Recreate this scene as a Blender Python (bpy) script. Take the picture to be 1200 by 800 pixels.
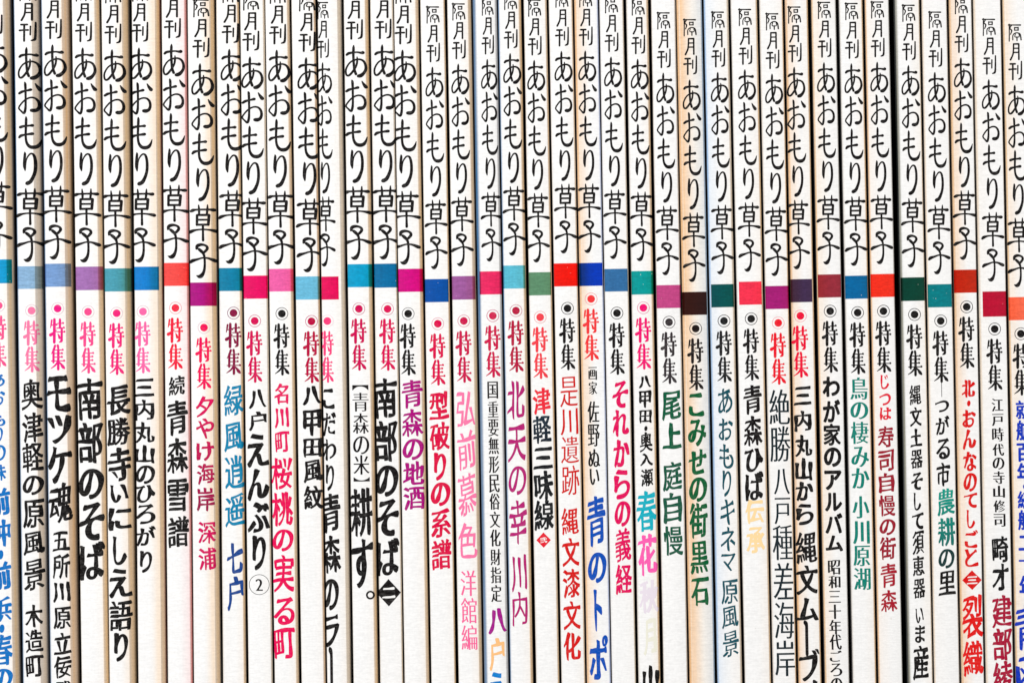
import bpy, bmesh, math, random
import numpy as np
from mathutils import Vector
from mathutils.geometry import delaunay_2d_cdt

random.seed(7); rng = np.random.RandomState(11)
for o in list(bpy.data.objects): bpy.data.objects.remove(o)
sc = bpy.context.scene
C = sc.collection
U = 0.00017                 # metres covered by one photo pixel at the spines
BASE = 1430.0               # the shelf the magazines stand on, in the same units below the photo's top edge
def lin(c):
    return tuple(((v/255)/12.92 if v/255 <= .04045 else (((v/255)+.055)/1.055)**2.4) for v in c)

# ---------------------------------------------------------------- camera, light, exposure
CAMD = 0.46
cam = bpy.data.cameras.new('camera'); camo = bpy.data.objects.new('camera', cam); C.objects.link(camo)
camo.location = (0, -CAMD, (BASE-400)*U); camo.rotation_euler = (math.radians(90), 0, 0)
cam.sensor_width = 36; cam.lens = 36*CAMD/(1200*U); cam.clip_start = .01; cam.clip_end = 50
sc.camera = camo
W = bpy.data.worlds.new('World'); sc.world = W; W.use_nodes = True
bg = W.node_tree.nodes['Background']; bg.inputs[0].default_value = (1, .95, .89, 1); bg.inputs[1].default_value = .13
def area(name, loc, target, size, power, col):
    l = bpy.data.lights.new(name, 'AREA'); l.shape = 'RECTANGLE'; l.size, l.size_y = size; l.energy = power; l.color = col
    o = bpy.data.objects.new(name, l); C.objects.link(o); o.location = loc
    o.rotation_euler = (Vector(target)-Vector(loc)).to_track_quat('-Z', 'Y').to_euler(); return o
mid = (0, 0, (BASE-400)*U)
area('key_light', (-.72, -1.1, .55), mid, (.8, .9), 20.8, (1, .998, .995))  # soft main light from the left, its source unseen
area('fill_light', (.9, -1.1, .5), mid, (.7, .8), 8.6, (1, .955, .88))
sc.view_settings.view_transform = 'Standard'; sc.view_settings.look = 'None'
sc.view_settings.exposure = 0.0; sc.view_settings.gamma = 1

# ---------------------------------------------------------------- materials
def node_mat(name):
    m = bpy.data.materials.new(name); m.use_nodes = True
    nt = m.node_tree; return m, nt, nt.nodes['Principled BSDF']
def nd(nt, t, **kw):
    n = nt.nodes.new(t)
    for k, v in kw.items(): setattr(n, k, v)
    return n
def noise(nt, scale3, detail=2, rough=.5):
    tc = nd(nt, 'ShaderNodeTexCoord'); mp = nd(nt, 'ShaderNodeMapping'); mp.inputs['Scale'].default_value = scale3
    n = nd(nt, 'ShaderNodeTexNoise'); n.inputs['Scale'].default_value = 1; n.inputs['Detail'].default_value = detail; n.inputs['Roughness'].default_value = rough
    oi = nd(nt, 'ShaderNodeObjectInfo'); va = nd(nt, 'ShaderNodeVectorMath', operation='MULTIPLY'); va.inputs[1].default_value = (0, 37.3, 71.9)
    cb = nd(nt, 'ShaderNodeCombineXYZ'); sx = nd(nt, 'ShaderNodeSeparateXYZ'); nt.links.new(oi.outputs['Location'], sx.inputs[0])
    for k in range(3): nt.links.new(sx.outputs[0], cb.inputs[k])
    nt.links.new(cb.outputs[0], va.inputs[0])
    ad = nd(nt, 'ShaderNodeVectorMath', operation='ADD'); nt.links.new(tc.outputs['Object'], ad.inputs[0]); nt.links.new(va.outputs[0], ad.inputs[1])
    nt.links.new(ad.outputs[0], mp.inputs[0]); nt.links.new(mp.outputs[0], n.inputs[0]); return n.outputs[0]
def ramp(nt, src, a, b, ca, cb):
    r = nd(nt, 'ShaderNodeMapRange'); r.inputs[1].default_value = a; r.inputs[2].default_value = b
    r.inputs[3].default_value = ca; r.inputs[4].default_value = cb; nt.links.new(src, r.inputs[0]); return r.outputs[0]
def mul(nt, a, b):
    m = nd(nt, 'ShaderNodeMath', operation='MULTIPLY')
    for i, v in enumerate((a, b)):
        if isinstance(v, (int, float)): m.inputs[i].default_value = v
        else: nt.links.new(v, m.inputs[i])
    return m.outputs[0]
def mixc(nt, mode, fac, a, b):
    m = nd(nt, 'ShaderNodeMix', data_type='RGBA', blend_type=mode)
    for i, v in ((0, fac), (6, a), (7, b)):
        if isinstance(v, (int, float)): m.inputs[i].default_value = v
        elif isinstance(v, tuple): m.inputs[i].default_value = (*v, 1)
        else: nt.links.new(v, m.inputs[i])
    return m.outputs[2]
P = 1/U
def linen(nt):
    """cloth-grained cover stock: fine horizontal threads with fainter vertical ones"""
    h = noise(nt, (P*.10, P*.05, P*.62), 1); v = noise(nt, (P*.50, P*.05, P*.06), 1); g = noise(nt, (P*.30, P*.1, P*.5), 3)
    return h, v, g
def paper_mat(name, base, weave, fleck=False, rough=.48):
    m, nt, bs = node_mat(name)
    h, v, g = linen(nt)
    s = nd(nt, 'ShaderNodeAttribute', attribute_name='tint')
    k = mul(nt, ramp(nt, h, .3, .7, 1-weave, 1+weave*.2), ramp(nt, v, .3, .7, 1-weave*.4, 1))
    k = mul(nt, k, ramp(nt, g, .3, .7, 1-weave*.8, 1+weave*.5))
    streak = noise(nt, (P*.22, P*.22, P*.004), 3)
    # warm edge shade painted in, plus cover colours and ageing, streaked along the fold
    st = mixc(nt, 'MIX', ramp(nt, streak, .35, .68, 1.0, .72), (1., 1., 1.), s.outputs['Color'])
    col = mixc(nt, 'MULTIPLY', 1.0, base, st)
    kk = nd(nt, 'ShaderNodeCombineColor'); [nt.links.new(k, kk.inputs[i]) for i in range(3)]
    col = mixc(nt, 'MULTIPLY', 1.0, col, kk.outputs[0])
    if fleck:
        f = noise(nt, (P*.30, P*.2, P*.30), 2); 
        col = mixc(nt, 'MIX', ramp(nt, f, .755, .79, 0, .7), col, (.8, .78, .76))
    else:
        f = noise(nt, (P*.16, P*.2, P*.13), 3)
        col = mixc(nt, 'MIX', ramp(nt, f, .74, .80, 0, .35), col, (.45, .38, .32))
    nt.links.new(col, bs.inputs['Base Color'])
    bs.inputs['Roughness'].default_value = rough; bs.inputs['Specular IOR Level'].default_value = .10 if fleck else .18
    bp = nd(nt, 'ShaderNodeBump'); bp.inputs['Strength'].default_value = .35; bp.inputs['Distance'].default_value = .00003
    ad = nd(nt, 'ShaderNodeMath', operation='ADD'); nt.links.new(h, ad.inputs[0]); nt.links.new(g, ad.inputs[1])
    nt.links.new(ad.outputs[0], bp.inputs['Height']); nt.links.new(bp.outputs[0], bs.inputs['Normal'])
    return m
M_PAPER = paper_mat('cover_stock', (.85, .855, .865), .06)
M_TAN = paper_mat('aged_cover_stock', (.84, .80, .75), .07)
def band_mat(c): return paper_mat('band_ink', tuple(v*.92 for v in lin(c)), .15, fleck=True, rough=.42)
_ink = {}
def ink_mat(c, fade=None, z0=0, z1=1):
    key = (c, fade, z0, z1)
    if key not in _ink:
        m, nt, bs = node_mat('printing_ink')
        h, v, g = linen(nt)
        base = tuple(v*.92 for v in lin(c))
        if fade:        # two-colour split-fountain print, changes along the line
            tc = nd(nt, 'ShaderNodeTexCoord'); sp = nd(nt, 'ShaderNodeSeparateXYZ'); nt.links.new(tc.outputs['Object'], sp.inputs[0])
            base = mixc(nt, 'MIX', ramp(nt, sp.outputs[2], z1, z0, 0, 1), lin(c), tuple(v*.84 for v in lin(fade)))
        col = mixc(nt, 'MIX', ramp(nt, g, .5, .8, 0, .06), base, (.75, .74, .72))
        col = mixc(nt, 'MIX', ramp(nt, h, .45, .8, 0, .03), col, (.75, .74, .72))
        nt.links.new(col, bs.inputs['Base Color']); bs.inputs['Roughness'].default_value = .6; bs.inputs['Specular IOR Level'].default_value = .06
        _ink[key] = m
    return _ink[key]
def plain(name, c, rough=.5, n=.15):
    m, nt, bs = node_mat(name); g = noise(nt, (P*.05, P*.05, P*.05), 3)
    nt.links.new(mixc(nt, 'MIX', ramp(nt, g, .3, .7, 0, n), lin(c), tuple(x*.4 for x in lin(c))), bs.inputs['Base Color'])
    bs.inputs['Roughness'].default_value = rough; return m
M_PAGES, nt, bs = node_mat('page_edges'); s_ = noise(nt, (P*.8, P*.002, P*.01), 2)
nt.links.new(mixc(nt, 'MIX', ramp(nt, s_, .3, .7, 0, 1), (.72, .66, .56), (.45, .39, .30)), bs.inputs['Base Color'])
M_WOOD, nt, bs = node_mat('dark_wood'); s_ = noise(nt, (8, 90, 90), 4)
nt.links.new(mixc(nt, 'MIX', s_, (.06, .035, .02), (.16, .10, .06)), bs.inputs['Base Color'])
M_WALL = plain('painted_wall', (70, 62, 55), .8)

# ---------------------------------------------------------------- object helpers
def mesh_obj(name, verts, faces, mat, parent=None, cols=None):
    me = bpy.data.meshes.new(name); me.from_pydata([tuple(v) for v in verts], [], faces)
    me.materials.append(mat)
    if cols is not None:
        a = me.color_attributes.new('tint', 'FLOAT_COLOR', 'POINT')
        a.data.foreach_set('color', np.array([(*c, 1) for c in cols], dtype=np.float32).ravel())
    me.update(); o = bpy.data.objects.new(name, me); C.objects.link(o)
    if parent: o.parent = parent
    return o
def box(name, x0, x1, y0, y1, z0, z1, mat, parent=None):
    v = [(x, y, z) for x in (x0, x1) for y in (y0, y1) for z in (z0, z1)]
    f = [(0, 1, 3, 2), (4, 6, 7, 5), (0, 4, 5, 1), (2, 3, 7, 6), (0, 2, 6, 4), (1, 5, 7, 3)]
    return mesh_obj(name, v, f, mat, parent)

# ---------------------------------------------------------------- glyph tools
def wind_tris(polys):
    """triangles of the union (non-zero winding) of closed polygons"""
    pts, edges = [], []
    for p in polys:
        b = len(pts); n = len(p); pts += [(float(q[0]), float(q[1])) for q in p]
        edges += [(b+i, b+(i+1) % n) for i in range(n)]
    r = delaunay_2d_cdt([Vector(p) for p in pts], edges, [], 0, 1e-5, True)
    V = np.array([(v.x, v.y) for v in r[0]]); F = np.array([f for f in r[2] if len(f) == 3])
    cen = V[F].mean(1); A = np.array([pts[e[0]] for e in edges]); B = np.array([pts[e[1]] for e in edges])
    w = np.zeros(len(cen))
    for k in range(0, len(cen), 2000):
        c = cen[k:k+2000]; y = c[:, 1:2]; x = c[:, 0:1]
        up = (A[:, 1] <= y) & (B[:, 1] > y); dn = (A[:, 1] > y) & (B[:, 1] <= y)
        cr = (B[:, 0]-A[:, 0])*(y-A[:, 1]) - (x-A[:, 0])*(B[:, 1]-A[:, 1])
        w[k:k+2000] = (up & (cr > 0)).sum(1) - (dn & (cr < 0)).sum(1)
    return V, F[w != 0]
def stroke(pts, sub=5):
    """brush stroke: centre line through (x, y, width) points, width varies along it"""
    p = np.array(pts, float); n = len(p)
    if n > 2:
        q = np.vstack([2*p[0]-p[1], p, 2*p[-1]-p[-2]]); out = []
        for i in range(1, n):
            for t in np.linspace(0, 1, sub, endpoint=False):
                a, b, c, d = q[i-1], q[i], q[i+1], q[i+2]
                out.append(.5*((2*b)+(-a+c)*t+(2*a-5*b+4*c-d)*t*t+(-a+3*b-3*c+d)*t**3))
        out.append(p[-1]); p = np.array(out)
    w = np.maximum(p[:, 2], .15)/2; xy = p[:, :2]
    d = np.gradient(xy, axis=0); d /= np.linalg.norm(d, axis=1)[:, None]+1e-9
    nrm = np.stack([-d[:, 1], d[:, 0]], 1)
    L = xy+nrm*w[:, None]; R = xy-nrm*w[:, None]
    res = [np.vstack([L, R[::-1]])]
    a0 = sum(res[0][i][0]*res[0][(i+1) % len(res[0])][1]-res[0][(i+1) % len(res[0])][0]*res[0][i][1] for i in range(len(res[0])))
    for k in (0, -1):
        th = np.linspace(0, 2*math.pi, 8, endpoint=False)
        res.append(xy[k]+w[k]*.96*np.stack([np.cos(th), np.sin(th)], 1)*1.0)
    # same turning sense everywhere: left side forward, right side back is clockwise
    res[1] = res[1][::-1]; res[2] = res[2][::-1]
    return res
_fo = bpy.data.curves.new('glyph_source', 'FONT'); _fo.fill_mode = 'NONE'; _foo = bpy.data.objects.new('glyph_source', _fo); C.objects.link(_foo)
def brush_ends(an, q=1.0):
    """give the blunt ends of a printed stroke the shape a writing brush leaves: slanted entry, heavy stop, pointed tail"""
    n = len(an); P0 = [a[0].copy() for a in an]
    ar = sum(P0[i][0]*P0[(i+1) % n][1]-P0[(i+1) % n][0]*P0[i][1] for i in range(n)); cw = 1 if BR_SIGN[0] > 0 else -1
    def mv(i, dx, dy):
        d = np.array([dx, dy])*q
        for k in range(3): an[i][k] += d
    for i in range(n):
        j = (i+1) % n; e = P0[j]-P0[i]; L = np.linalg.norm(e)
        if not (.03 < L < .105) or n < 4: continue
        a = P0[i]-P0[i-1]; b = P0[(j+1) % n]-P0[j]
        la, lb = np.linalg.norm(a), np.linalg.norm(b)
        if la < .05 or lb < .05: continue
        ca = (a[0]*e[1]-a[1]*e[0])*cw/(la*L); cb = (e[0]*b[1]-e[1]*b[0])*cw/(lb*L)
        if ca < .75 or cb < .75: continue
        out = np.array([e[1], -e[0]])/L*cw      # the way this end points
        if out[0] > .75:       # level stroke, right end: heavy stop dipping down
            hi, lo = (i, j) if P0[i][1] > P0[j][1] else (j, i)
            mv(hi, -.005, .022); mv(lo, .012, -.028)
        elif out[0] < -.75:    # level stroke, left end: slanted entry
            hi, lo = (i, j) if P0[i][1] > P0[j][1] else (j, i)
            mv(hi, .012, .012); mv(lo, -.030, -.008)
        elif out[1] > .75:     # upright stroke, top: entry from the left
            le, ri = (i, j) if P0[i][0] < P0[j][0] else (j, i)
            mv(le, -.030, .022); mv(ri, .006, -.012)
        elif out[1] < -.75:    # upright stroke, foot: drawn to a point
            le, ri = (i, j) if P0[i][0] < P0[j][0] else (j, i)
            mv(le, .018, .008); mv(ri, -.006, -.040)
BR_SIGN = [1]
def outline(ch, brush=False):
    _fo.body = ch; bpy.context.view_layer.update()
    dg = bpy.context.evaluated_depsgraph_get(); cu = _foo.to_curve(dg); polys = []
    sp = [[[np.array(p.co[:2]), np.array(p.handle_left[:2]), np.array(p.handle_right[:2])] for p in s.bezier_points] for s in cu.splines]
    BR_SIGN[0] = sum(a[i][0][0]*a[(i+1) % len(a)][0][1]-a[(i+1) % len(a)][0][0]*a[i][0][1] for a in sp for i in range(len(a)))
    crowd = sum(np.linalg.norm(a[i][0]-a[i-1][0]) for a in sp for i in range(len(a)))
    for bp in sp:
        if brush: brush_ends(bp, min(1.0, max(.3, 1.3-.05*crowd)))
        n = len(bp); out = []
        for i in range(n):
            a, b = bp[i], bp[(i+1) % n]
            p0, p1, p2, p3 = a[0], a[2], b[1], b[0]
            ln = np.linalg.norm(p3-p0); 
            if ln < 1e-5: continue
            k = max(1, int(ln/.045)+1)
            for t in np.arange(k)/k: out.append((1-t)**3*p0+3*(1-t)**2*t*p1+3*(1-t)*t*t*p2+t**3*p3)
        if len(out) > 2: polys.append(np.array(out))
    _foo.to_curve_clear(); return polys
#            grow x, grow y, uneven, slant, wave
STYLES = {'heavy': (.054, .013, .5, .09, .014), 'brush': (.040, .012, .5, .08, .016), 'thin': (.022, .004, .9, .10, .018),
          'mincho': (.024, -.010, .0, .0, .0), 'minchob': (.044, -.006, .0, .0, .0), 'gothic': (.046, .036, .0, .0, .0), 'gothicb': (.05, .03, .05, 0, 0), 'thinm': (.014, -.006, .3, .05, .008)}
_gl = {}
def glyph(ch, style):
    """one printed character, fitted to the unit square of its own ink"""
    k = (ch, style)
    if k in _gl: return _gl[k]
    if ch == 'ー':
        V, F = wind_tris(stroke([(.42, 1.0, .10), (.47, .97, .17), (.5, .9, .15), (.5, .5, .14), (.5, .08, .15), (.5, .02, .12)]))
        V = V.copy(); r = (V, F, 1, (0, 1)); _gl[k] = r; return r
    if ch == '一' and style == 'heavy':
        pass
    polys = outline(ch, style in ('heavy', 'brush', 'thin'))
    if ch in '【】':
        polys = [np.stack([p[:, 1], -p[:, 0]], 1) for p in polys]
    gx, gy, un, sl, wv = STYLES[style]
    per = sum(np.linalg.norm(p-np.roll(p, 1, 0), axis=1).sum() for p in polys)   # crowded characters get finer strokes
    kf = min(1.0, max(.12, 1.32-.055*per)); gx *= kf if gx > 0 else 1; gy = gy*kf-.006*(1-kf) if gy > 0 else gy; un *= max(.3, kf)
    sgn = sum(np.sum(p[:, 0]*np.roll(p[:, 1], -1)-np.roll(p[:, 0], -1)*p[:, 1]) for p in polys)
    sgn = 1 if sgn > 0 else -1
    ph = (sum(map(ord, ch)) % 97)*.37; res = []
    for p in polys:
        t = np.roll(p, -1, 0)-np.roll(p, 1, 0); t /= np.linalg.norm(t, axis=1)[:, None]+1e-9
        nr = np.stack([t[:, 1], -t[:, 0]], 1)*sgn
        # pressure of the brush: thin where a stroke starts, full at its right and lower end
        x, y = p[:, 0], p[:, 1]
        e = 1+un*(np.sin(x*9+ph+y*3)*.6+np.sin(y*11-ph*2+x*4)*.6)+un*(x-.5)*.8
        if style in ('thin',): off = np.stack([gx+.014*(e-1), gy+.014*(e-1)], 1)
        else: off = np.stack([gx*e, gy*e+(.012*(e-1) if un else 0)], 1)
        q = p+nr*off
        q = q+wv*np.stack([np.sin(y*6+ph), np.sin(x*5+ph*1.3)], 1)
        q[:, 1] += sl*q[:, 0]
        res.append(q)
    if style in ('mincho', 'minchob', 'thinm'):        # triangular serifs on the right ends of level strokes
        for p, q in zip(polys, res):
            n = len(p)
            for i in range(n):
                j = (i+1) % n; e = p[j]-p[i]
                if abs(e[0]) < .01 and .03 < abs(e[1]) < .10 and (sgn*e[1]) > 0:
                    a = (q[i]+q[j])/2
                    u0, u1 = p[i]-p[i-3], p[(j+3) % n]-p[j]       # only where a long level stroke really ends
                    if u0[0]*1 < .08 or u1[0] > -.08 or abs(u0[1]) > .02 or abs(u1[1]) > .02: continue
                    tri = np.array([(a[0]-.10, a[1]), (a[0]+.015, a[1]), (a[0]-.015, a[1]+.075)])
                    res.append(tri if sgn > 0 else tri[::-1])
    V, F = wind_tris(res)
    u = np.unique(F); lo, hi = V[u].min(0), V[u].max(0)
    V = (V-lo)/np.maximum(hi-lo, 1e-6)
    r = (V, F, (hi-lo)[0], (lo[1], hi[1])); _gl[k] = r; return r

# series title and heading, drawn stroke by stroke (x from the line's centre, y below the band's top edge)
SLOPE = .02
def from_px(ox, oy, s, strokes, wf=1.0):
    out = []
    for st in strokes:
        q = []
        for (a, b, w) in st:
            X, Y = ox+a/s, oy+b/s; q.append((X-(815.2-SLOPE*(385-Y)), -(Y-342), w/s*wf))
        out.append(q)
    return out
TOP = from_px(795, 20, 11.43, [
    [(75, 28, 14), (76, 140, 12), (75, 255, 13)], [(65, 38, 16), (140, 40, 13), (225, 42, 17)],
    [(104, 45, 13), (84, 82, 13), (108, 115, 15), (92, 165, 10)],
    [(146, 72, 12), (147, 112, 12)], [(146, 76, 12), (194, 76, 14)], [(194, 72, 14), (194, 112, 14)], [(147, 110, 12), (194, 110, 12)],
    [(123, 240, 12), (124, 180, 12), (150, 150, 12), (190, 147, 13), (222, 168, 14), (234, 240, 16)],
    [(157, 160, 11), (150, 196, 11), (178, 204, 11), (208, 196, 11), (204, 160, 11)], [(178, 200, 14), (179, 250, 13)],
    [(133, 292, 17), (131, 380, 17), (122, 440, 18), (92, 505, 20)], [(133, 294, 17), (202, 294, 20)], [(202, 292, 18), (203, 400, 18), (204, 502, 19)],
    [(133, 352, 15), (202, 352, 15)], [(130, 407, 16), (202, 407, 16)],
    [(88, 560, 20), (155, 560, 20)], [(74, 634, 22), (120, 630, 17), (165, 630, 20)], [(123, 560, 19), (123, 770, 19)],
    [(190, 582, 15), (189, 692, 15)], [(238, 528, 15), (238, 640, 18), (236, 720, 20), (228, 752, 22), (200, 765, 14)]], 1.25)
TIT = from_px(795, 90, 11.43, [
    [(75, 163, 22), (100, 143, 26), (180, 132, 17), (230, 140, 24), (250, 138, 34)],
    [(149, 46, 10), (148, 80, 22), (147, 170, 21), (152, 270, 21), (160, 350, 22), (177, 408, 24)],
    [(188, 192, 10), (190, 235, 17), (180, 300, 18), (148, 365, 20), (105, 420, 21), (76, 418, 18), (66, 370, 16), (76, 320, 16), (110, 262, 15), (160, 230, 18), (215, 222, 18), (258, 245, 21), (280, 295, 22), (282, 350, 24), (262, 395, 28), (232, 425, 36), (207, 432, 34)],
    [(243, 498, 10), (262, 535, 24), (287, 572, 34)], [(76, 622, 24), (105, 602, 26), (150, 590, 18), (200, 577, 28)],
    [(134, 485, 14), (140, 510, 22), (144, 620, 19), (146, 760, 19), (142, 830, 22), (128, 872, 22), (98, 845, 16), (72, 808, 15), (90, 765, 15), (135, 710, 16), (190, 678, 17), (240, 682, 19), (272, 720, 22), (281, 775, 23), (268, 820, 28), (240, 838, 36), (212, 838, 34)],
    [(151, 918, 10), (153, 950, 22), (151, 1050, 21), (150, 1160, 20), (160, 1240, 22), (190, 1290, 30), (230, 1303, 36), (268, 1290, 32), (292, 1250, 20), (305, 1200, 7)],
    [(90, 1048, 28), (130, 1036, 24), (190, 1030, 20), (220, 1028, 30)], [(80, 1176, 22), (100, 1155, 28), (150, 1142, 19), (222, 1132, 30)],
    [(140, 1362, 8), (143, 1385, 20), (139, 1460, 24), (141, 1540, 27), (147, 1592, 12)],
    [(152, 1540, 9), (162, 1450, 12), (198, 1388, 16), (232, 1392, 20), (250, 1450, 23), (256, 1530, 24), (251, 1610, 25), (232, 1680, 28), (206, 1735, 34), (172, 1757, 38)]], 1.33)
SHI = from_px(795, 225, 13.33, [
    [(86, 418, 30), (112, 405, 34), (150, 398, 22), (300, 396, 22), (350, 402, 32), (372, 402, 36)],
    [(180, 330, 12), (186, 395, 22), (188, 462, 20)], [(293, 328, 12), (292, 395, 22), (286, 462, 20)],
    [(162, 478, 24), (162, 622, 24)], [(162, 476, 24), (312, 476, 26)], [(314, 478, 28), (306, 622, 26)], [(162, 546, 21), (310, 546, 21)], [(162, 618, 24), (306, 618, 24)],
    [(76, 732, 28), (100, 712, 34), (160, 694, 20), (240, 688, 18), (310, 694, 20), (370, 706, 32), (398, 714, 36)],
    [(238, 625, 22), (240, 730, 20), (243, 850, 24)],
    [(161, 972, 22), (172, 930, 34), (210, 912, 32), (255, 916, 24), (290, 938, 25), (296, 975, 28), (262, 1022, 26)],
    [(192, 978, 28), (222, 1008, 32), (248, 1042, 26), (262, 1090, 22), (268, 1180, 21), (265, 1270, 24), (250, 1330, 30), (224, 1370, 42), (198, 1378, 36), (165, 1365, 8)],
    [(88, 1170, 28), (112, 1147, 36), (170, 1128, 24), (240, 1106, 18), (310, 1112, 22), (370, 1138, 34), (400, 1152, 36)]], 1.42)
def serif(x, y): return [(x-4, y-12, 2), (x+1, y-4, 13), (x+2, y, 16)]
HEAD = from_px(795, 370, 8.9, [
    [(119, 254, 13), (114, 295, 12), (106, 335, 5)], [(146, 242, 14), (147, 262, 20), (147, 470, 21), (147, 492, 14)],
    [(115, 308, 8), (170, 300, 9)], serif(168, 302), [(108, 408, 26), (135, 390, 18), (172, 358, 5)],
    [(180, 290, 8), (238, 288, 8)], serif(236, 286), [(205, 245, 14), (205, 262, 18), (205, 336, 17)], [(172, 338, 8), (248, 336, 8)], serif(244, 334),
    [(172, 378, 8), (252, 377, 8)], serif(250, 376), [(224, 340, 17), (224, 440, 17), (221, 472, 19), (200, 484, 8)], [(184, 398, 6), (195, 418, 14), (202, 442, 18)],
    [(156, 520, 18), (142, 560, 15), (118, 605, 5)], [(140, 560, 17), (140, 694, 17)], [(184, 518, 18), (188, 540, 16), (190, 562, 10)],
    [(140, 566, 8), (236, 565, 8)], serif(234, 564), [(140, 602, 8), (228, 601, 8)], serif(226, 600), [(140, 640, 8), (228, 639, 8)], serif(226, 638),
    [(118, 680, 8), (252, 679, 8)], serif(250, 678), [(190, 562, 18), (190, 766, 19)],
    [(184, 686, 12), (158, 725, 13), (114, 758, 5)], [(194, 684, 7), (218, 712, 15), (238, 740, 24), (252, 756, 16)]], 1.42)
def block(strokes):
    ps = []
    for s in strokes: ps += stroke(s)
    return wind_tris(ps)
TITLE_G = [block(TIT[i:j]) for i, j in ((0, 3), (3, 5+1), (6, 9), (9, 11))]+[block(SHI[0:10]), block(SHI[10:])]
TOP_G = [block(TOP[0:10]), block(TOP[10:15]), block(TOP[15:])]
HEAD_G = [block(HEAD[0:14]), block(HEAD[14:])]

# ---------------------------------------------------------------- one magazine
TANS = {'t': (1, .68, .37), 'T': (.97, .62, .33), 'l': (.98, .81, .62), 'm': (.98, .77, .56), 'n': (.92, .87, .80), 'p': (1.0, .36, .33), 'b': (.03, .17, .38), 'w': (.46, .66, .92), 'g': (.80, .78, .76), 'k': (.34, .33, .25), 'v': (.55, .66, 1.0)}  # tans carry painted edge shade; pink, blues and dark are cover print
PRINT = .10      # how far print stands proud of the paper, in pixels
class Book: pass
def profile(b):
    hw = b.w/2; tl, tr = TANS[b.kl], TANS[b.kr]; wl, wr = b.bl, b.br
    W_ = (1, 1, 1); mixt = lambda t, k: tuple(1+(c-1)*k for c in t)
    dk = lambda t, k: tuple(c*k for c in t)  # darkens the fold towards the gap, shade put into the tint
    cv = lin(b.cov); cl = cv if b.kl != 'b' else lin((10, 74, 128))  # dark cover colour on the side walls also paints in the gap shade
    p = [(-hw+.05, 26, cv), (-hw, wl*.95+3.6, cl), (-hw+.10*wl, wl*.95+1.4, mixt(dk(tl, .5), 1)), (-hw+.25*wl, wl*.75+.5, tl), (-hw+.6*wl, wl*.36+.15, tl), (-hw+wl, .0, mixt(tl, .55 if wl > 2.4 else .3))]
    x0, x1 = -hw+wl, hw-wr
    gl, gr = b.gl*.85+.02, b.gr+.04  # side shading and ageing painted across the face from each fold
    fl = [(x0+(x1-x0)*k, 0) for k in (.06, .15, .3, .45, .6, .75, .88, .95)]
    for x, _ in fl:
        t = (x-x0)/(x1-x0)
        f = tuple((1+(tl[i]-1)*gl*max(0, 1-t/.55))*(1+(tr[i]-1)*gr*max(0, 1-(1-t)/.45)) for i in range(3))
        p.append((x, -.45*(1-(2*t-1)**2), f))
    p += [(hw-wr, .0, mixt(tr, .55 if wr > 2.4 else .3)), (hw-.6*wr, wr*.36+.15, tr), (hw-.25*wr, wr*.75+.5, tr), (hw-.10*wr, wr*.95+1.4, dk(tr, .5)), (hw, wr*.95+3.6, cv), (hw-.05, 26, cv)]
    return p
def add_part(b, name, V, F, mat, cut=True, tint=None):
    """a flat printed part (V in local pixels: x, height) laid over the spine's section"""
    xs = b.px; ds = b.pd
    bm = bmesh.new(); vs = [bm.verts.new((v[0], 0, v[1])) for v in V]
    for f in F:
        try: bm.faces.new([vs[i] for i in f])
        except ValueError: pass
    lo, hi = min(v[0] for v in V), max(v[0] for v in V)
    e0, e1 = -b.w/2+.25, b.w/2-.25
    geom = lambda: list(bm.verts)+list(bm.edges)+list(bm.faces)
    if lo < e0: bmesh.ops.bisect_plane(bm, geom=geom(), plane_co=(e0, 0, 0), plane_no=(-1, 0, 0), clear_outer=True)
    if hi > e1: bmesh.ops.bisect_plane(bm, geom=geom(), plane_co=(e1, 0, 0), plane_no=(1, 0, 0), clear_outer=True)
    if cut:
        for x in xs:
            if max(lo, e0)+.01 < x < min(hi, e1)-.01: bmesh.ops.bisect_plane(bm, geom=geom(), plane_co=(x, 0, 0), plane_no=(1, 0, 0))
    for v in list(bm.verts):
        if not v.link_faces: bm.verts.remove(v)
    X = np.array([v.co.x for v in bm.verts]); D = np.interp(X, xs, ds)
    cols = None
    sl = np.interp(X, xs, b.pslope)
    for v, d, s in zip(bm.verts, D, sl):
        v.co.y = (d-PRINT)*U; v.co.x = (v.co.x+s*PRINT*1.5)*U; v.co.z *= U
    me = bpy.data.meshes.new(name); bm.to_mesh(me); bm.free(); me.materials.append(mat)
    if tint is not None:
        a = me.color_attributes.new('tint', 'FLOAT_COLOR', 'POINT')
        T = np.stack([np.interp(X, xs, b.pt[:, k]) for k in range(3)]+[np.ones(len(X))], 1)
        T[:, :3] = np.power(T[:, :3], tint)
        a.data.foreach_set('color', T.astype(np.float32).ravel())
    # face the reader
    if len(me.polygons) and np.mean([p.normal.y for p in me.polygons]) > 0: me.flip_normals()
    o = bpy.data.objects.new(name, me); C.objects.link(o); o.parent = b.root; return o
def loc(b, x, y):         # photo point -> local pixels
    return x-(b.cx+b.s*(y-340)), BASE-y
def merge(parts):
    V, F, n = [], [], 0
    for v, f in parts: V.append(v); F.append(f+n); n += len(v)
    return np.vstack(V), np.vstack(F)
def disc(cx, cy, r, n=28): 
    th = np.linspace(0, 2*math.pi, n, endpoint=False); V = np.stack([cx+r*np.cos(th), cy+r*np.sin(th)], 1)
    return np.vstack([V, [(cx, cy)]]), np.array([(i, (i+1) % n, n) for i in range(n)])
def ring(cx, cy, r0, r1, n=32):
    th = np.linspace(0, 2*math.pi, n, endpoint=False); c = np.stack([np.cos(th), np.sin(th)], 1)
    V = np.vstack([c*r0, c*r1])+np.array([cx, cy])
    return V, np.array([t for i in range(n) for t in ((i, (i+1) % n, n+i), ((i+1) % n, n+(i+1) % n, n+i))])

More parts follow.
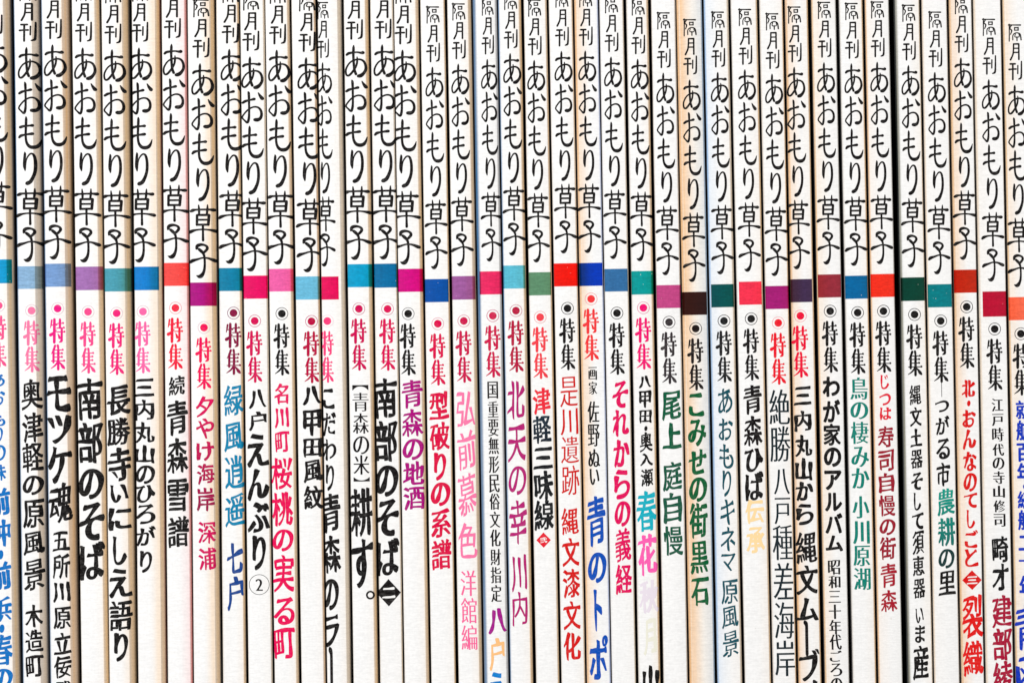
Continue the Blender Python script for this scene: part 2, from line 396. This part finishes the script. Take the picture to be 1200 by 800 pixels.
def make_magazine(i, L, R, bl, kl, br, kr, slope, band_y, band_c, bx, dot, dcol, title, label, cov, gl=0, gr=0, ringc=None, pap=None):
    b = Book(); b.cov = cov; L += .25; R -= .25; b.w = R-L; b.cx = (L+R)/2; b.s = slope; b.bl, b.kl, b.br, b.kr, b.gl, b.gr = bl, kl, br, kr, gl, gr
    root = bpy.data.objects.new('magazine', None); C.objects.link(root); b.root = root; root.empty_display_size = .01
    th = -math.atan(slope); cxb = b.cx+slope*(BASE-340)
    root.location = ((cxb-600)*U, 0.0003*rng.rand(), abs(math.sin(th))*b.w/2*U); root.rotation_euler = (0, th, 0)
    root['label'] = label; root['category'] = 'magazine'; root['group'] = 'magazines standing side by side in a row'
    pr = profile(b); b.px = [p[0] for p in pr]; b.pd = [p[1] for p in pr]
    front = pr[1:-1]; b.px = [p[0] for p in front]; b.pd = [p[1] for p in front]; b.pt = np.array([p[2] for p in front])
    b.pslope = [(-1 if p[0] < -b.w/2+b.bl*.7 else (1 if p[0] > b.w/2-b.br*.7 else 0)) for p in front]
    # spine: a folded strip of cover stock, with a slightly worn, uneven outer edge
    H = 1500.0-8*rng.rand(); rows = 46; V, F, cols = [], [], []
    zs = np.linspace(0, H, rows); wob = rng.randn(2, rows)*.12
    for k in range(rows):
        wob[:, k] = wob[:, k-1]*.6+wob[:, k]*.8 if k else wob[:, k]
    # crease doubles: flat and bevel shade apart
    idx = []
    for j, p in enumerate(pr):
        idx.append(j)
        if j in (5, len(pr)-6): idx.append(j)
    brk = [n for n in range(1, len(idx)) if idx[n] == idx[n-1]]
    nP = len(idx)
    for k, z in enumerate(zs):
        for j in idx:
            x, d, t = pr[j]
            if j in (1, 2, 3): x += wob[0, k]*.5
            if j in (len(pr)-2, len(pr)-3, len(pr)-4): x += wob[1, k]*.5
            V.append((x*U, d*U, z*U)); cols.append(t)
    for k in range(rows-1):
        for n in range(nP-1):
            if n+1 in brk: continue
            a = k*nP+n; F.append((a, a+1, a+1+nP, a+nP))
    # head and tail, and the back of the strip
    F.append(tuple(range(nP-1, -1, -1))); F.append(tuple((rows-1)*nP+n for n in range(nP)))
    for k in range(rows-1): F.append((k*nP+nP-1, k*nP, (k+1)*nP, (k+1)*nP+nP-1))
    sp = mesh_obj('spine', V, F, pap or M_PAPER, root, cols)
    for p in sp.data.polygons[:-(rows-1)-2]: p.use_smooth = True
    # covers and pages behind the spine
    hw = b.w/2; t = 1.3; cm = plain('cover_print', cov, .35)
    box('back_cover', (-hw+.2)*U, (-hw+.2+t)*U, 26.1*U, 1050*U, .2*U, (H-.2)*U, cm, root)
    box('front_cover', (hw-.2-t)*U, (hw-.2)*U, 26.1*U, 1050*U, .2*U, (H-.2)*U, cm, root)
    box('page_block', (-hw+.3+t)*U, (hw-.3-t)*U, 26.3*U, 1045*U, .6*U, (H-1.5)*U, M_PAGES, root)
    # colour band
    y0, y1 = band_y; x0 = (bx[0]-b.cx) if bx and bx[0] is not None else -hw; x1 = (bx[1]-b.cx) if bx and bx[1] is not None else hw
    x0 = max(x0, -hw+.3); x1 = min(x1, hw-.3)
    V = [(x0, BASE-y1), (x1, BASE-y1), (x1, BASE-y0), (x0, BASE-y0)]
    add_part(b, 'colour_band', V, [(0, 1, 2, 3)], band_mat(band_c), tint=1.9)  # painted edge shade is deepened over the band ink
    # title: nine drawn characters down the spine
    dx, dy = dot; lx = dx-b.s*0
    kx, ky = title
    def lay(gs, scale_top):
        out = []
        for (v, f) in gs:
            q = v.copy(); q[:, 0] = (q[:, 0])*kx+(dx+b.s*(340-dy)-b.cx); q[:, 1] = q[:, 1]*(1+(ky-1)*scale_top)+(BASE-band_y[0])-(7.4 if scale_top == 1 else 3)*(ky > 1.05)
            out.append((q, f))
        return out
    ink = ink_mat((14, 11, 12))
    parts = lay(TITLE_G, 1); 
    mk = merge(parts); add_part(b, 'title_lettering', mk[0], mk[1], ink)
    mk = merge(lay(TOP_G, .76)); add_part(b, 'frequency_lettering', mk[0], mk[1], ink)
    # heading: two characters under the dot
    out = []; hk = min(1.0, .82 if kx < .9 else 1.0)
    for (v, f) in HEAD_G:
        q = v.copy(); q[:, 0] = q[:, 0]*hk+(dx+b.s*(340-dy)-b.cx); q[:, 1] = q[:, 1]+43+(BASE-dy); out.append((q, f))
    mk = merge(out); add_part(b, 'heading_lettering', mk[0], mk[1], ink_mat(dcol))
    lx, lz = loc(b, dx, dy)
    v, f = disc(lx, lz, 4.5); add_part(b, 'bullet_mark', v, f, ink_mat(dcol))
    v, f = ring(lx, lz, 6.6, 7.4); add_part(b, 'bullet_ring', v, f, ink_mat(ringc or (60, 58, 60)))
    return b
def seg(b, text, xc, w, style, col, ys, fade=None, name='feature_lettering'):
    """one printed line of the feature title: every character fitted between its top and bottom in the photograph"""
    ref = (ys[0]+ys[-1])/2; parts = []; n = 0
    wm = {'・': .26, '。': .3, 'り': .62, 'し': .62, 'ー': 1.0, 'い': .8, 'く': .5, 'ト': .45, 'じ': .75, 'こ': .85}
    for ch in text:
        y0, y1 = ys[2*n], ys[2*n+1]; n += 1
        V, F, gw, gy = glyph(ch, style)
        cw = w*wm.get(ch, 1.0)
        x = xc+b.s*((y0+y1)/2-ref); lx, _ = loc(b, x, (y0+y1)/2)
        q = V.copy()
        if ch == 'ー': cw = w
        q[:, 0] = lx+(q[:, 0]-.5)*cw; q[:, 1] = BASE-y1+q[:, 1]*(y1-y0); parts.append((q, F))
    v, f = merge(parts)
    mat = ink_mat(col, fade, (BASE-ys[-1])*U, (BASE-ys[0])*U) if fade else ink_mat(col)
    return add_part(b, name, v, f, mat)
def diamond(b, x, y, hw_, hh, col, ch, ccol=(245, 245, 245), s=.55):
    lx, lz = loc(b, x, y)
    add_part(b, 'diamond_mark', [(lx-hw_, lz), (lx, lz-hh), (lx+hw_, lz), (lx, lz+hh)], [(0, 1, 2, 3)], ink_mat(col))
    V, F, _, _ = glyph(ch, 'thin' if ch == '弐' else 'heavy'); q = V.copy(); q[:, 0] = lx+(q[:, 0]-.5)*hw_*2*s; q[:, 1] = lz+(q[:, 1]-.5)*hh*2*s*.75
    o = add_part(b, 'diamond_numeral', q, F, ink_mat(ccol)); 
    o.location.y = -.08*U
K = (14, 11, 12)
def sl(i): # lean of each magazine, smoothed along the row
    return [.0150, .0140, .0140, .0148, .0120, .0098, .0095, .0095, .0105, .0125, .0140, .0150, .0145, .0145, .0150, .0160, .0163, .0170, .0175, .0180, .0188, .0190, .0190, .0187, .0182, .0185, .0195, .0205, .0208, .0203, .0203, .0203, .0205, .0205, .0200, .0190, .0187, .0190, .0200][i]
WIDE = (1.23, 1.062); NAR = (1.0, 1.0)
#        L      R      bl   kl  br   kr   band y          band colour     band x      dot          dot colour  title  cover      gl gr
ROWS = [
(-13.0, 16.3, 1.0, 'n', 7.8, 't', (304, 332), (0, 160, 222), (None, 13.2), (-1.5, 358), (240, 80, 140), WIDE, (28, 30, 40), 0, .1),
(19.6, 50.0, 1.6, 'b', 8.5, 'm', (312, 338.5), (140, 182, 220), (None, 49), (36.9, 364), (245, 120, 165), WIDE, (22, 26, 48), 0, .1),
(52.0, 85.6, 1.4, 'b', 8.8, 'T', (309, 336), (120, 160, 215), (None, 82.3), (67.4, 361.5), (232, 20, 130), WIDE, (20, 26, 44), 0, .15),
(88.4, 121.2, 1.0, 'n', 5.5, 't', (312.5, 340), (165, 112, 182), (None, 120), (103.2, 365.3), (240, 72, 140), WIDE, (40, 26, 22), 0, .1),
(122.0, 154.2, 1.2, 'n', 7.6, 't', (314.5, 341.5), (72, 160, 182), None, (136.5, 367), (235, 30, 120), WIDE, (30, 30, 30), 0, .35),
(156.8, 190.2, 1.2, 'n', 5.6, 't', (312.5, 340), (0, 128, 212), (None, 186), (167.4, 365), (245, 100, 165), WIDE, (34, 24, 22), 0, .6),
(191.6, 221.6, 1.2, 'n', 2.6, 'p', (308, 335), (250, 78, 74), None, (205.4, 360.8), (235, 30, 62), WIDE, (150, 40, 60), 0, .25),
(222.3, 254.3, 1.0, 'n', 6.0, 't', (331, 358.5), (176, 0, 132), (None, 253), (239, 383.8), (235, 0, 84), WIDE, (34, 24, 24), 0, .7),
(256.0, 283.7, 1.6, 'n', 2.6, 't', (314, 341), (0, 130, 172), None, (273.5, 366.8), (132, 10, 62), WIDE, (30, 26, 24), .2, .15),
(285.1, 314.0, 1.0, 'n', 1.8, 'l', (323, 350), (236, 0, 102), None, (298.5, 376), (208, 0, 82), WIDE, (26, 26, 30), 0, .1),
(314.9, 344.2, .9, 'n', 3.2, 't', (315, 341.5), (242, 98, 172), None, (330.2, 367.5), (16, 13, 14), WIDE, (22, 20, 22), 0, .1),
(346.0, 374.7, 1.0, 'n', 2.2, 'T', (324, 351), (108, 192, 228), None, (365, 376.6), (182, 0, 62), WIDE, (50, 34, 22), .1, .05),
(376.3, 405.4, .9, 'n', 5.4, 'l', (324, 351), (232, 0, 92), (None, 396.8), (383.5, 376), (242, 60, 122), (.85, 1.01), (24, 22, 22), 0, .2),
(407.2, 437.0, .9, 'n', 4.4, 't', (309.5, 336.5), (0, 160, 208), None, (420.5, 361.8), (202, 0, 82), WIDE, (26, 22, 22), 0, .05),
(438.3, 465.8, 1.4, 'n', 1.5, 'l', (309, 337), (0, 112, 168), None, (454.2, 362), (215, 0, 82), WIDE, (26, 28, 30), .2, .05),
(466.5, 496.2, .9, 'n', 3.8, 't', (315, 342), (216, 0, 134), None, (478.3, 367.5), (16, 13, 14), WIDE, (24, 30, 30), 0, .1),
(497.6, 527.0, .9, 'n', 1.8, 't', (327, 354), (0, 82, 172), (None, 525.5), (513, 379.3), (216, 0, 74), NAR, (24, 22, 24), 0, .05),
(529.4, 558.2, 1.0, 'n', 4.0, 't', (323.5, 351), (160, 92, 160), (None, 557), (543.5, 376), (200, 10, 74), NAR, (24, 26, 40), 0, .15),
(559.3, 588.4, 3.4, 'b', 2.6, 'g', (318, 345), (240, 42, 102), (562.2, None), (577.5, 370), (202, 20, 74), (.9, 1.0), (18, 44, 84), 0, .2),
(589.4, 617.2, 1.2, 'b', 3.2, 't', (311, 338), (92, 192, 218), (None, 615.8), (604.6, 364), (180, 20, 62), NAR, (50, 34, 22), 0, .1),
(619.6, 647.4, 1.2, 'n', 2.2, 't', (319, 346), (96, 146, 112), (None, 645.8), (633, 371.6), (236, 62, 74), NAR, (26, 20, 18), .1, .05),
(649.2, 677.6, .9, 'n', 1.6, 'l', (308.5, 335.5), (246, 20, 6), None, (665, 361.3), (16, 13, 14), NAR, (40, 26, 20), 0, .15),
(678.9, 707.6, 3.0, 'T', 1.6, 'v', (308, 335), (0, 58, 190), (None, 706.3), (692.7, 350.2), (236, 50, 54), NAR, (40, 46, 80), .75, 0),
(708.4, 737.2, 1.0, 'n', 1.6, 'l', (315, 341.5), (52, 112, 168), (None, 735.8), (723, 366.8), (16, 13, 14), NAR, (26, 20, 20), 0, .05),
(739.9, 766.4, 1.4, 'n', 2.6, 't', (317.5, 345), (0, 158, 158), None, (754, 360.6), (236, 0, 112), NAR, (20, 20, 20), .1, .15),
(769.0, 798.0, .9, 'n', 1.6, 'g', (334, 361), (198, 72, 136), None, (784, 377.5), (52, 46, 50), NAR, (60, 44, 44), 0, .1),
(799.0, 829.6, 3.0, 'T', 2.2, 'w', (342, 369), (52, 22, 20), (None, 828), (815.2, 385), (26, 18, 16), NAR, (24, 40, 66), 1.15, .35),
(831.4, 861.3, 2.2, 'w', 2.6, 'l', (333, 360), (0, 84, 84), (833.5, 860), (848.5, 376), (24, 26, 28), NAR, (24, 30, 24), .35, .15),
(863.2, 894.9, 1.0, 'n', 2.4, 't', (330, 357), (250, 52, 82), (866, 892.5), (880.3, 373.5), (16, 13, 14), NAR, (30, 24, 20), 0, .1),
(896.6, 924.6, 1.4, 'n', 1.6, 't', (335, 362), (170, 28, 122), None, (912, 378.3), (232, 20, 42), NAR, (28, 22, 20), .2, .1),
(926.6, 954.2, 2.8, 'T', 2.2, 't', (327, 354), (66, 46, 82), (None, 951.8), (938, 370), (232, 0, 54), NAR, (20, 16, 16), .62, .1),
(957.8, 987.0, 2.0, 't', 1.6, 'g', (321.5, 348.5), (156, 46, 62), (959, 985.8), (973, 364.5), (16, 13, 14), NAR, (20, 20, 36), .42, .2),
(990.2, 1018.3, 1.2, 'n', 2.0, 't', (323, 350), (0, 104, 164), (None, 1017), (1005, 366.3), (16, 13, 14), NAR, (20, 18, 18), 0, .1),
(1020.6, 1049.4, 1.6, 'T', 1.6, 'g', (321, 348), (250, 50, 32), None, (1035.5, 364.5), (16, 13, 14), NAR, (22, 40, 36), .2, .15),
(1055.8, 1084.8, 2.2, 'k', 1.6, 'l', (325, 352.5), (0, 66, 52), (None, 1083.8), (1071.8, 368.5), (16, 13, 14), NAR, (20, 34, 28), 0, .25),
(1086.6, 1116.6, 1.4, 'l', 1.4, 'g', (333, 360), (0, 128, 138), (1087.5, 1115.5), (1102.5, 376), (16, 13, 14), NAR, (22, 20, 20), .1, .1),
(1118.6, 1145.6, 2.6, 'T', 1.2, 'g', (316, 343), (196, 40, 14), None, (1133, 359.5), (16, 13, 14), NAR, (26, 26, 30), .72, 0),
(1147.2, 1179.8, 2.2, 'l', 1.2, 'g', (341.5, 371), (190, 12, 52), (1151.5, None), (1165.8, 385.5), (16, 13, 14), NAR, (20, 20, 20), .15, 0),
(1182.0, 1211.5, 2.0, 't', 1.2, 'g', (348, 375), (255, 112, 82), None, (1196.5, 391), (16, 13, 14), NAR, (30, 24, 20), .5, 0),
]
LABELS = [
  'magazine cut by the left edge of the photo, cyan band, blue lettering below',
  'magazine with pale grey-blue band and light pink heading, second from the left edge',
 'magazine with periwinkle blue band, bright magenta dot, thick brush lettering above smaller characters',
  'magazine with soft purple band and the heaviest black lettering ending in blank lower half',
  'magazine with dull teal band, black lettering nearly to the bottom, brown right edge',
  'magazine with strong blue band and pale pink dot, black lettering set hard to the left',
  'magazine with coral red band and pink right edge, black brush lettering in lower half',
  'magazine with dark magenta band set low and crimson brush lettering beneath',
  'magazine with peacock blue band, dark maroon dot and turquoise lettering beneath',
  'magazine with hot pink band and black lettering closing with a circled numeral 2',
  'magazine with bubblegum pink band and black dot above large crimson lettering',
  'magazine with sky blue band and short bold black lettering ending above mid height',
  'magazine with short crimson pink band that stops before its right edge, lettering squeezed left',
  'magazine with bright cyan band and bracketed small black lettering, ending in a small ring',
  'magazine with deep sea-blue band and heavy black lettering closed by a black diamond',
  'magazine with vivid magenta band, black dot and purple brush lettering beneath',
  'magazine with royal blue band and compact bold crimson lettering, blank below it',
  'magazine with mauve band and pale rose-pink lettering beneath',
  'magazine with rose red band, dark blue left edge and column of tiny black lettering',
  'magazine with pale aqua band and thin plum brush lettering beneath',
  'magazine with sage green band, red-then-black lettering and small red diamond',
  'magazine with pure red band, black dot and thin red lettering down to the bottom',
  'magazine with deep blue band set high, red dot, large blue lettering lower down',
  'magazine with steel blue band, black dot and bold crimson kana beneath',
  'magazine with turquoise-green band, lettering that turns cyan, pink and faint lilac',
  'magazine with dusty pink band and dark green lettering in its upper middle',
 'magazine with yellowed tan spine, dark brown band and bold green lettering',
  'magazine with dark green band, pale blue left edge and thin teal lettering',
  'magazine with strawberry red band and black lettering fading into pale yellow characters',
  'magazine with plum magenta band, red dot and tall thin dark lettering to the bottom',
  'magazine with dark violet-grey band, red dot, heavy black lettering running off the bottom',
  'magazine with brownish red band and black rounded bold kana over small black lettering',
  'magazine with ocean blue band and green lettering beneath the black heading',
  'magazine with orange-red band beside the widest dark gap, small red then maroon lettering',
  'magazine with blackish green band right of the widest gap, narrow black lettering',
  'magazine with teal band and a thin vertical rule under its heading, green pair of characters',
  'magazine with rust orange band, cream left edge and red lettering with red diamond',
  'magazine with cherry red band inset from its left edge, tiny black then maroon lettering',
  'magazine cut by the right edge of the photo, salmon band and blue lettering',
]
RINGS = {i: (222, 200, 208) for i in (0, 1, 2, 3, 4, 5, 7)}
RINGS.update({6: (235, 170, 175), 8: (150, 110, 130), 9: (205, 130, 150), 10: (110, 108, 112), 11: (200, 120, 145), 12: (240, 215, 222), 13: (210, 140, 160), 14: (215, 150, 170), 15: (130, 130, 134), 16: (228, 170, 184), 17: (215, 150, 165), 18: (205, 130, 150), 19: (205, 150, 160), 20: (235, 175, 175), 22: (238, 170, 170), 24: (225, 150, 175), 29: (238, 175, 180), 30: (238, 170, 180), 25: (90, 84, 88)})
B = []
for i, r in enumerate(ROWS):
    B.append(make_magazine(i, r[0], r[1], r[2], r[3], r[4], r[5], sl(i), r[6], r[7], r[8], r[9], r[10], r[11], LABELS[i], r[12], r[13], r[14], RINGS.get(i), M_TAN if i == 26 else None))

# ---------------------------------------------------------------- feature lettering
BL = (0, 110, 190)
seg(B[0], 'あおもりの味', -1.5, 16, 'brush', BL, [438, 453, 456, 475, 484, 499, 500, 519, 521, 540, 544, 563])
seg(B[0], '前沖・前浜・春の', 1.5, 24, 'heavy', BL, [571, 606, 608, 641, 644, 655, 657, 693, 698, 729, 731, 741, 743, 780, 783, 806])
seg(B[1], '奥津軽の原風景', 38.3, 24, 'brush', K, [444, 481, 483, 519, 519, 554, 557, 580, 584, 619, 622, 651, 654, 692])
seg(B[1], '木造町', 39.8, 20.5, 'brush', K, [708, 735, 737, 765, 767, 793])
seg(B[2], 'モツケ魂', 69.5, 28, 'heavy', K, [439, 483, 486, 520, 523, 567, 565, 613])
seg(B[2], '五所川原立佞武', 72.7, 20.5, 'brush', K, [622, 646, 648, 678, 681, 706, 710, 737, 741, 767, 768, 795, 797, 823])
seg(B[3], '南部のそば', 106.5, 30, 'heavy', K, [443, 493, 495, 543, 549, 585, 588, 633, 634, 680])
seg(B[4], '長勝寺いにしえ語り', 140, 27, 'heavy', K, [450, 487, 489, 523, 524, 564, 567, 589, 595, 622, 628, 662, 666, 701, 703, 739, 741, 775])
seg(B[5], '三内丸山のひろがり', 170, 23.5, 'brush', K, [443, 465, 468, 493, 494, 519, 521, 543, 545, 567, 568, 589, 590, 614, 616, 640, 645, 671])
seg(B[6], '続', 207, 19, 'brush', K, [440, 464])
seg(B[6], '青森雪譜', 208.3, 25, 'heavy', K, [469, 511, 513, 555, 560, 599, 604, 642])
seg(B[7], '夕やけ海岸', 240.5, 21, 'brush', (212, 0, 86), [464, 489, 490, 514, 517, 540, 543, 568, 571, 599], fade=(150, 10, 70))
seg(B[7], '深浦', 242.5, 21, 'brush', (206, 10, 90), [611, 637, 641, 668])
seg(B[8], '緑風逍遥', 274, 22.5, 'brush', (0, 128, 172), [451, 488, 494, 530, 533, 573, 577, 618])
seg(B[8], '七户', 275.5, 19, 'brush', (20, 66, 140), [636, 672, 675, 716])
seg(B[9], '八户', 302, 21, 'brush', K, [456, 479, 482, 505])
seg(B[9], 'えんぶり', 303, 26, 'heavy', K, [508, 548, 549, 587, 588, 624, 627, 668])
lx, lz = loc(B[9], 303.8, 684.6); v, f = ring(lx, lz, 11.4, 12.0); add_part(B[9], 'numeral_ring', v, f, ink_mat(K))
seg(B[9], '2', 303.8, 8.5, 'mincho', K, [678, 692], name='numeral')
seg(B[10], '名川町', 330.3, 17, 'brush', (226, 20, 92), [449, 474, 477, 502, 505, 530])
seg(B[10], '桜桃の実る町', 331.8, 25, 'brush', (228, 0, 84), [536, 574, 576, 617, 620, 646, 650, 694, 699, 732, 735, 772])
seg(B[11], '八甲田風紋', 366.5, 22.5, 'heavy', K, [452, 475, 479, 511, 513, 536, 538, 566, 569, 597])
seg(B[12], 'こだわり', 386, 16, 'brush', K, [455, 479, 483, 511, 514, 540, 544, 575])
seg(B[12], '青森', 388, 23, 'heavy', K, [578, 625, 627, 672])
seg(B[12], 'のラ', 387.5, 20, 'heavy', K, [678, 715, 719, 758])
seg(B[12], 'ー', 388.5, 22, 'heavy', K, [761, 815])
seg(B[13], '【青森の米】', 423, 19, 'mincho', K, [451, 457, 460, 482, 484, 508, 511, 532, 533, 556, 559, 564])
seg(B[13], '耕す', 424, 26, 'heavy', K, [571, 629, 631, 689])
lx, lz = loc(B[13], 434, 697); v, f = ring(lx, lz, 3.0, 5.2); add_part(B[13], 'full_stop', v, f, ink_mat(K))
seg(B[14], '南部のそば', 453, 28, 'heavy', K, [443, 491, 493, 541, 545, 582, 584, 628, 630, 675])
diamond(B[14], 455.5, 694, 14.3, 16, K, '二')
seg(B[15], '青森の地酒', 484, 25, 'brush', (168, 0, 122), [445, 479, 479, 512, 514, 539, 540, 568, 570, 598])
seg(B[16], '型破りの系譜', 516, 23.5, 'heavy', (216, 0, 66), [458, 492, 494, 528, 530, 563, 565, 593, 595, 630, 631, 668])
seg(B[17], '弘前慕色', 547, 22, 'thin', (244, 120, 168), [458, 500, 503, 552, 554, 605, 612, 654])
seg(B[17], '洋館編', 549.5, 18.5, 'mincho', (244, 104, 156), [668, 698, 700, 730, 732, 761])
seg(B[18], '国重要無形民俗文化財指定', 579.5, 12.5, 'minchob', K, [447, 467, 470, 489, 491, 511, 512, 532, 534, 554, 556, 577, 578, 597, 599, 618, 620, 640, 643, 662, 664, 683, 685, 705])
seg(B[18], '八', 583, 22, 'heavy', (160, 20, 136), [712, 743])
seg(B[18], '户', 582.5, 18, 'brush', (246, 190, 128), [747, 786])
seg(B[18], 'え', 583, 19, 'heavy', (0, 124, 206), [787, 826])
seg(B[19], '北天の幸', 606, 21, 'thin', (178, 30, 114), [446, 492, 496, 542, 546, 580, 586, 638])
seg(B[19], '川内', 609, 18, 'thin', (178, 30, 110), [649, 694, 693, 734])
seg(B[20], '津', 634.5, 21.5, 'heavy', (232, 40, 58), [454, 486])
seg(B[20], '軽', 635.3, 22, 'heavy', (24, 44, 58), [487, 520], fade=(16, 28, 40))
seg(B[20], '三味線', 637, 23, 'heavy', (16, 20, 24), [523, 550, 551, 586, 585, 622])
diamond(B[20], 637, 632.5, 8.5, 9, (226, 30, 50), '弐', s=.5)
seg(B[21], '是川遺跡', 667.5, 21, 'thinm', (206, 20, 16), [441, 477, 478, 510, 511, 543, 545, 580])
seg(B[21], '縄文漆文化', 669.5, 20.5, 'brush', (210, 20, 20), [595, 627, 630, 664, 666, 701, 704, 738, 740, 774])
seg(B[22], '画家', 694.7, 10, 'minchob', K, [430, 445, 447, 462])
seg(B[22], '佐野ぬい', 696, 14, 'minchob', K, [470, 495, 497, 523, 526, 547, 549, 568])
seg(B[22], '青のトポ', 700.3, 22, 'heavy', (0, 76, 180), [581, 641, 647, 683, 690, 740, 744, 796])
seg(B[23], 'それからの義経', 729, 19, 'heavy', (222, 0, 90), [446, 478, 480, 512, 515, 548, 550, 585, 587, 617, 618, 659, 661, 697])
seg(B[24], '八甲田・奥入瀬', 757, 15, 'heavy', K, [440, 455, 457, 478, 480, 496, 499, 505, 506, 530, 531, 546, 549, 570])
seg(B[24], '春', 757.5, 23.5, 'heavy', (0, 172, 192), [575, 623])
seg(B[24], '花', 759, 23, 'heavy', (246, 92, 176), [625, 675])
seg(B[24], '秋', 760.5, 22, 'heavy', (229, 220, 232), [679, 719])
seg(B[24], '月', 762, 16, 'heavy', (233, 232, 218), [724, 768])
seg(B[24], '山', 763, 20, 'heavy', K, [779, 812])
GR = (0, 88, 58)
seg(B[25], '尾上', 787, 22.5, 'heavy', GR, [457, 493, 495, 526])
seg(B[25], '庭自慢', 788.5, 22.5, 'brush', (16, 84, 62), [541, 576, 577, 614, 616, 651])
seg(B[26], 'こみせの街黒石', 818.3, 21.5, 'heavy', (0, 90, 48), [460, 488, 491, 523, 526, 556, 559, 588, 589, 631, 633, 673, 675, 710])
seg(B[27], 'あおもりキネマ', 851.8, 17, 'thin', (14, 78, 92), [455, 484, 490, 516, 520, 549, 551, 582, 585, 615, 617, 646, 648, 669])
seg(B[27], '原風景', 855.8, 19.5, 'thin', (14, 78, 92), [678, 708, 709, 737, 738, 770])
seg(B[28], '青森ひば', 883, 22, 'heavy', K, [451, 486, 487, 523, 525, 553, 552, 587])
seg(B[28], '伝承', 885, 22, 'heavy', (249, 217, 162), [585, 614, 617, 648])
TL = (14, 34, 42)
seg(B[29], '絶勝', 914, 24, 'mincho', TL, [456, 497, 499, 541])
seg(B[29], '八戸', 916.5, 19, 'mincho', TL, [549, 579, 583, 614])
seg(B[29], '種差海岸', 918.5, 23.5, 'mincho', TL, [615, 656, 659, 702, 705, 748, 750, 792])
seg(B[30], '三内丸山から', 942, 20.5, 'heavy', K, [452, 475, 481, 506, 509, 535, 536, 563, 564, 587, 590, 615])
seg(B[30], '縄文ム', 946, 25, 'heavy', K, [623, 661, 662, 697, 700, 727])
seg(B[30], 'ー', 945.5, 24, 'heavy', K, [729, 767])
seg(B[30], 'ブメ', 949, 24, 'heavy', K, [760, 798, 796, 830])
seg(B[31], 'わが家のアルバム', 976, 20.5, 'gothic', K, [441, 465, 468, 495, 496, 522, 524, 547, 551, 574, 577, 599, 601, 625, 627, 646])
seg(B[31], '昭和三十年代ごろの', 979, 14.5, 'minchob', K, [656, 673, 674, 689, 692, 706, 708, 725, 726, 743, 743, 761, 762, 775, 777, 792, 794, 811])
TG = (0, 126, 112)
seg(B[32], '鳥の棲みか', 1007.5, 21, 'minchob', TG, [442, 468, 471, 491, 494, 520, 523, 547, 548, 572])
seg(B[32], '小川原湖', 1009.5, 20, 'minchob', TG, [581, 607, 610, 637, 639, 663, 665, 691])
seg(B[33], 'じつは', 1037.5, 13.5, 'brush', (222, 30, 54), [439, 456, 461, 475, 477, 492])
seg(B[33], '寿司自慢の街', 1039.5, 19, 'brush', (152, 20, 42), [499, 524, 526, 552, 554, 578, 580, 605, 608, 627, 629, 656])
seg(B[33], '青森', 1042, 19.5, 'brush', (165, 20, 42), [660, 689, 691, 717])
seg(B[34], '縄文土器そして須恵器', 1075, 14, 'heavy', K, [451, 475, 477, 500, 502, 524, 526, 549, 553, 574, 577, 598, 600, 620, 621, 650, 651, 675, 677, 701])
seg(B[34], 'いま', 1078, 12, 'brush', K, [712, 730, 732, 753])
seg(B[34], '産直', 1079.5, 19, 'heavy', K, [756, 797, 801, 830])
lx, lz = loc(B[35], 1103.6, 456.5); add_part(B[35], 'thin_rule', [(lx-.35, lz-8.5), (lx+.35, lz-8.5), (lx+.35, lz+8.5), (lx-.35, lz+8.5)], [(0, 1, 2, 3)], ink_mat((70, 68, 70)))
seg(B[35], 'つがる市', 1105, 16.5, 'brush', K, [469, 483, 487, 510, 513, 538, 542, 570])
seg(B[35], '農耕', 1109, 20.5, 'heavy', (0, 146, 128), [572, 605, 606, 640], fade=(14, 110, 104))
seg(B[35], 'の', 1109.3, 19, 'brush', (18, 54, 54), [643, 666])
seg(B[35], '里', 1110, 20.5, 'brush', K, [668, 698])
RD = (214, 16, 16)
seg(B[36], '北・おんなのてしごと', 1137, 16, 'heavy', RD, [445, 466, 469, 476, 480, 501, 503, 527, 529, 552, 554, 576, 577, 595, 597, 619, 621, 642, 643, 664])
diamond(B[36], 1139.3, 679.5, 11.5, 11.5, RD, '三')
seg(B[36], '裂織', 1140.3, 24, 'heavy', (222, 16, 16), [696, 748, 750, 793])
seg(B[37], '江戸時代の寺山修司', 1170.3, 14, 'minchob', K, [467, 482, 485, 499, 501, 517, 520, 534, 536, 550, 552, 567, 569, 583, 586, 600, 602, 617])
seg(B[37], '畸才', 1172.5, 19.5, 'heavy', (14, 14, 16), [628, 659, 660, 692])
seg(B[37], '建部綾', 1175, 23.5, 'heavy', (166, 14, 54), [697, 736, 736, 774, 774, 816])
NB = (10, 52, 184)
seg(B[38], '就航百年・続航二十年', 1201.5, 18, 'gothicb', NB, [469, 491, 492, 516, 519, 541, 542, 566, 567, 573, 575, 596, 597, 621, 627, 645, 649, 666, 674, 701])
seg(B[38], '青函', 1204, 27, 'heavy', NB, [708, 762, 768, 812])

# ---------------------------------------------------------------- the shelf they stand on and the wall behind
sh = box('shelf_board', -.30, .30, -.03, .235, -.02, 0, M_WOOD); sh['kind'] = 'structure'
wl = box('wall', -.6, .6, .236, .25, -.3, .7, M_WALL); wl['kind'] = 'structure'
bpy.data.objects.remove(_foo)
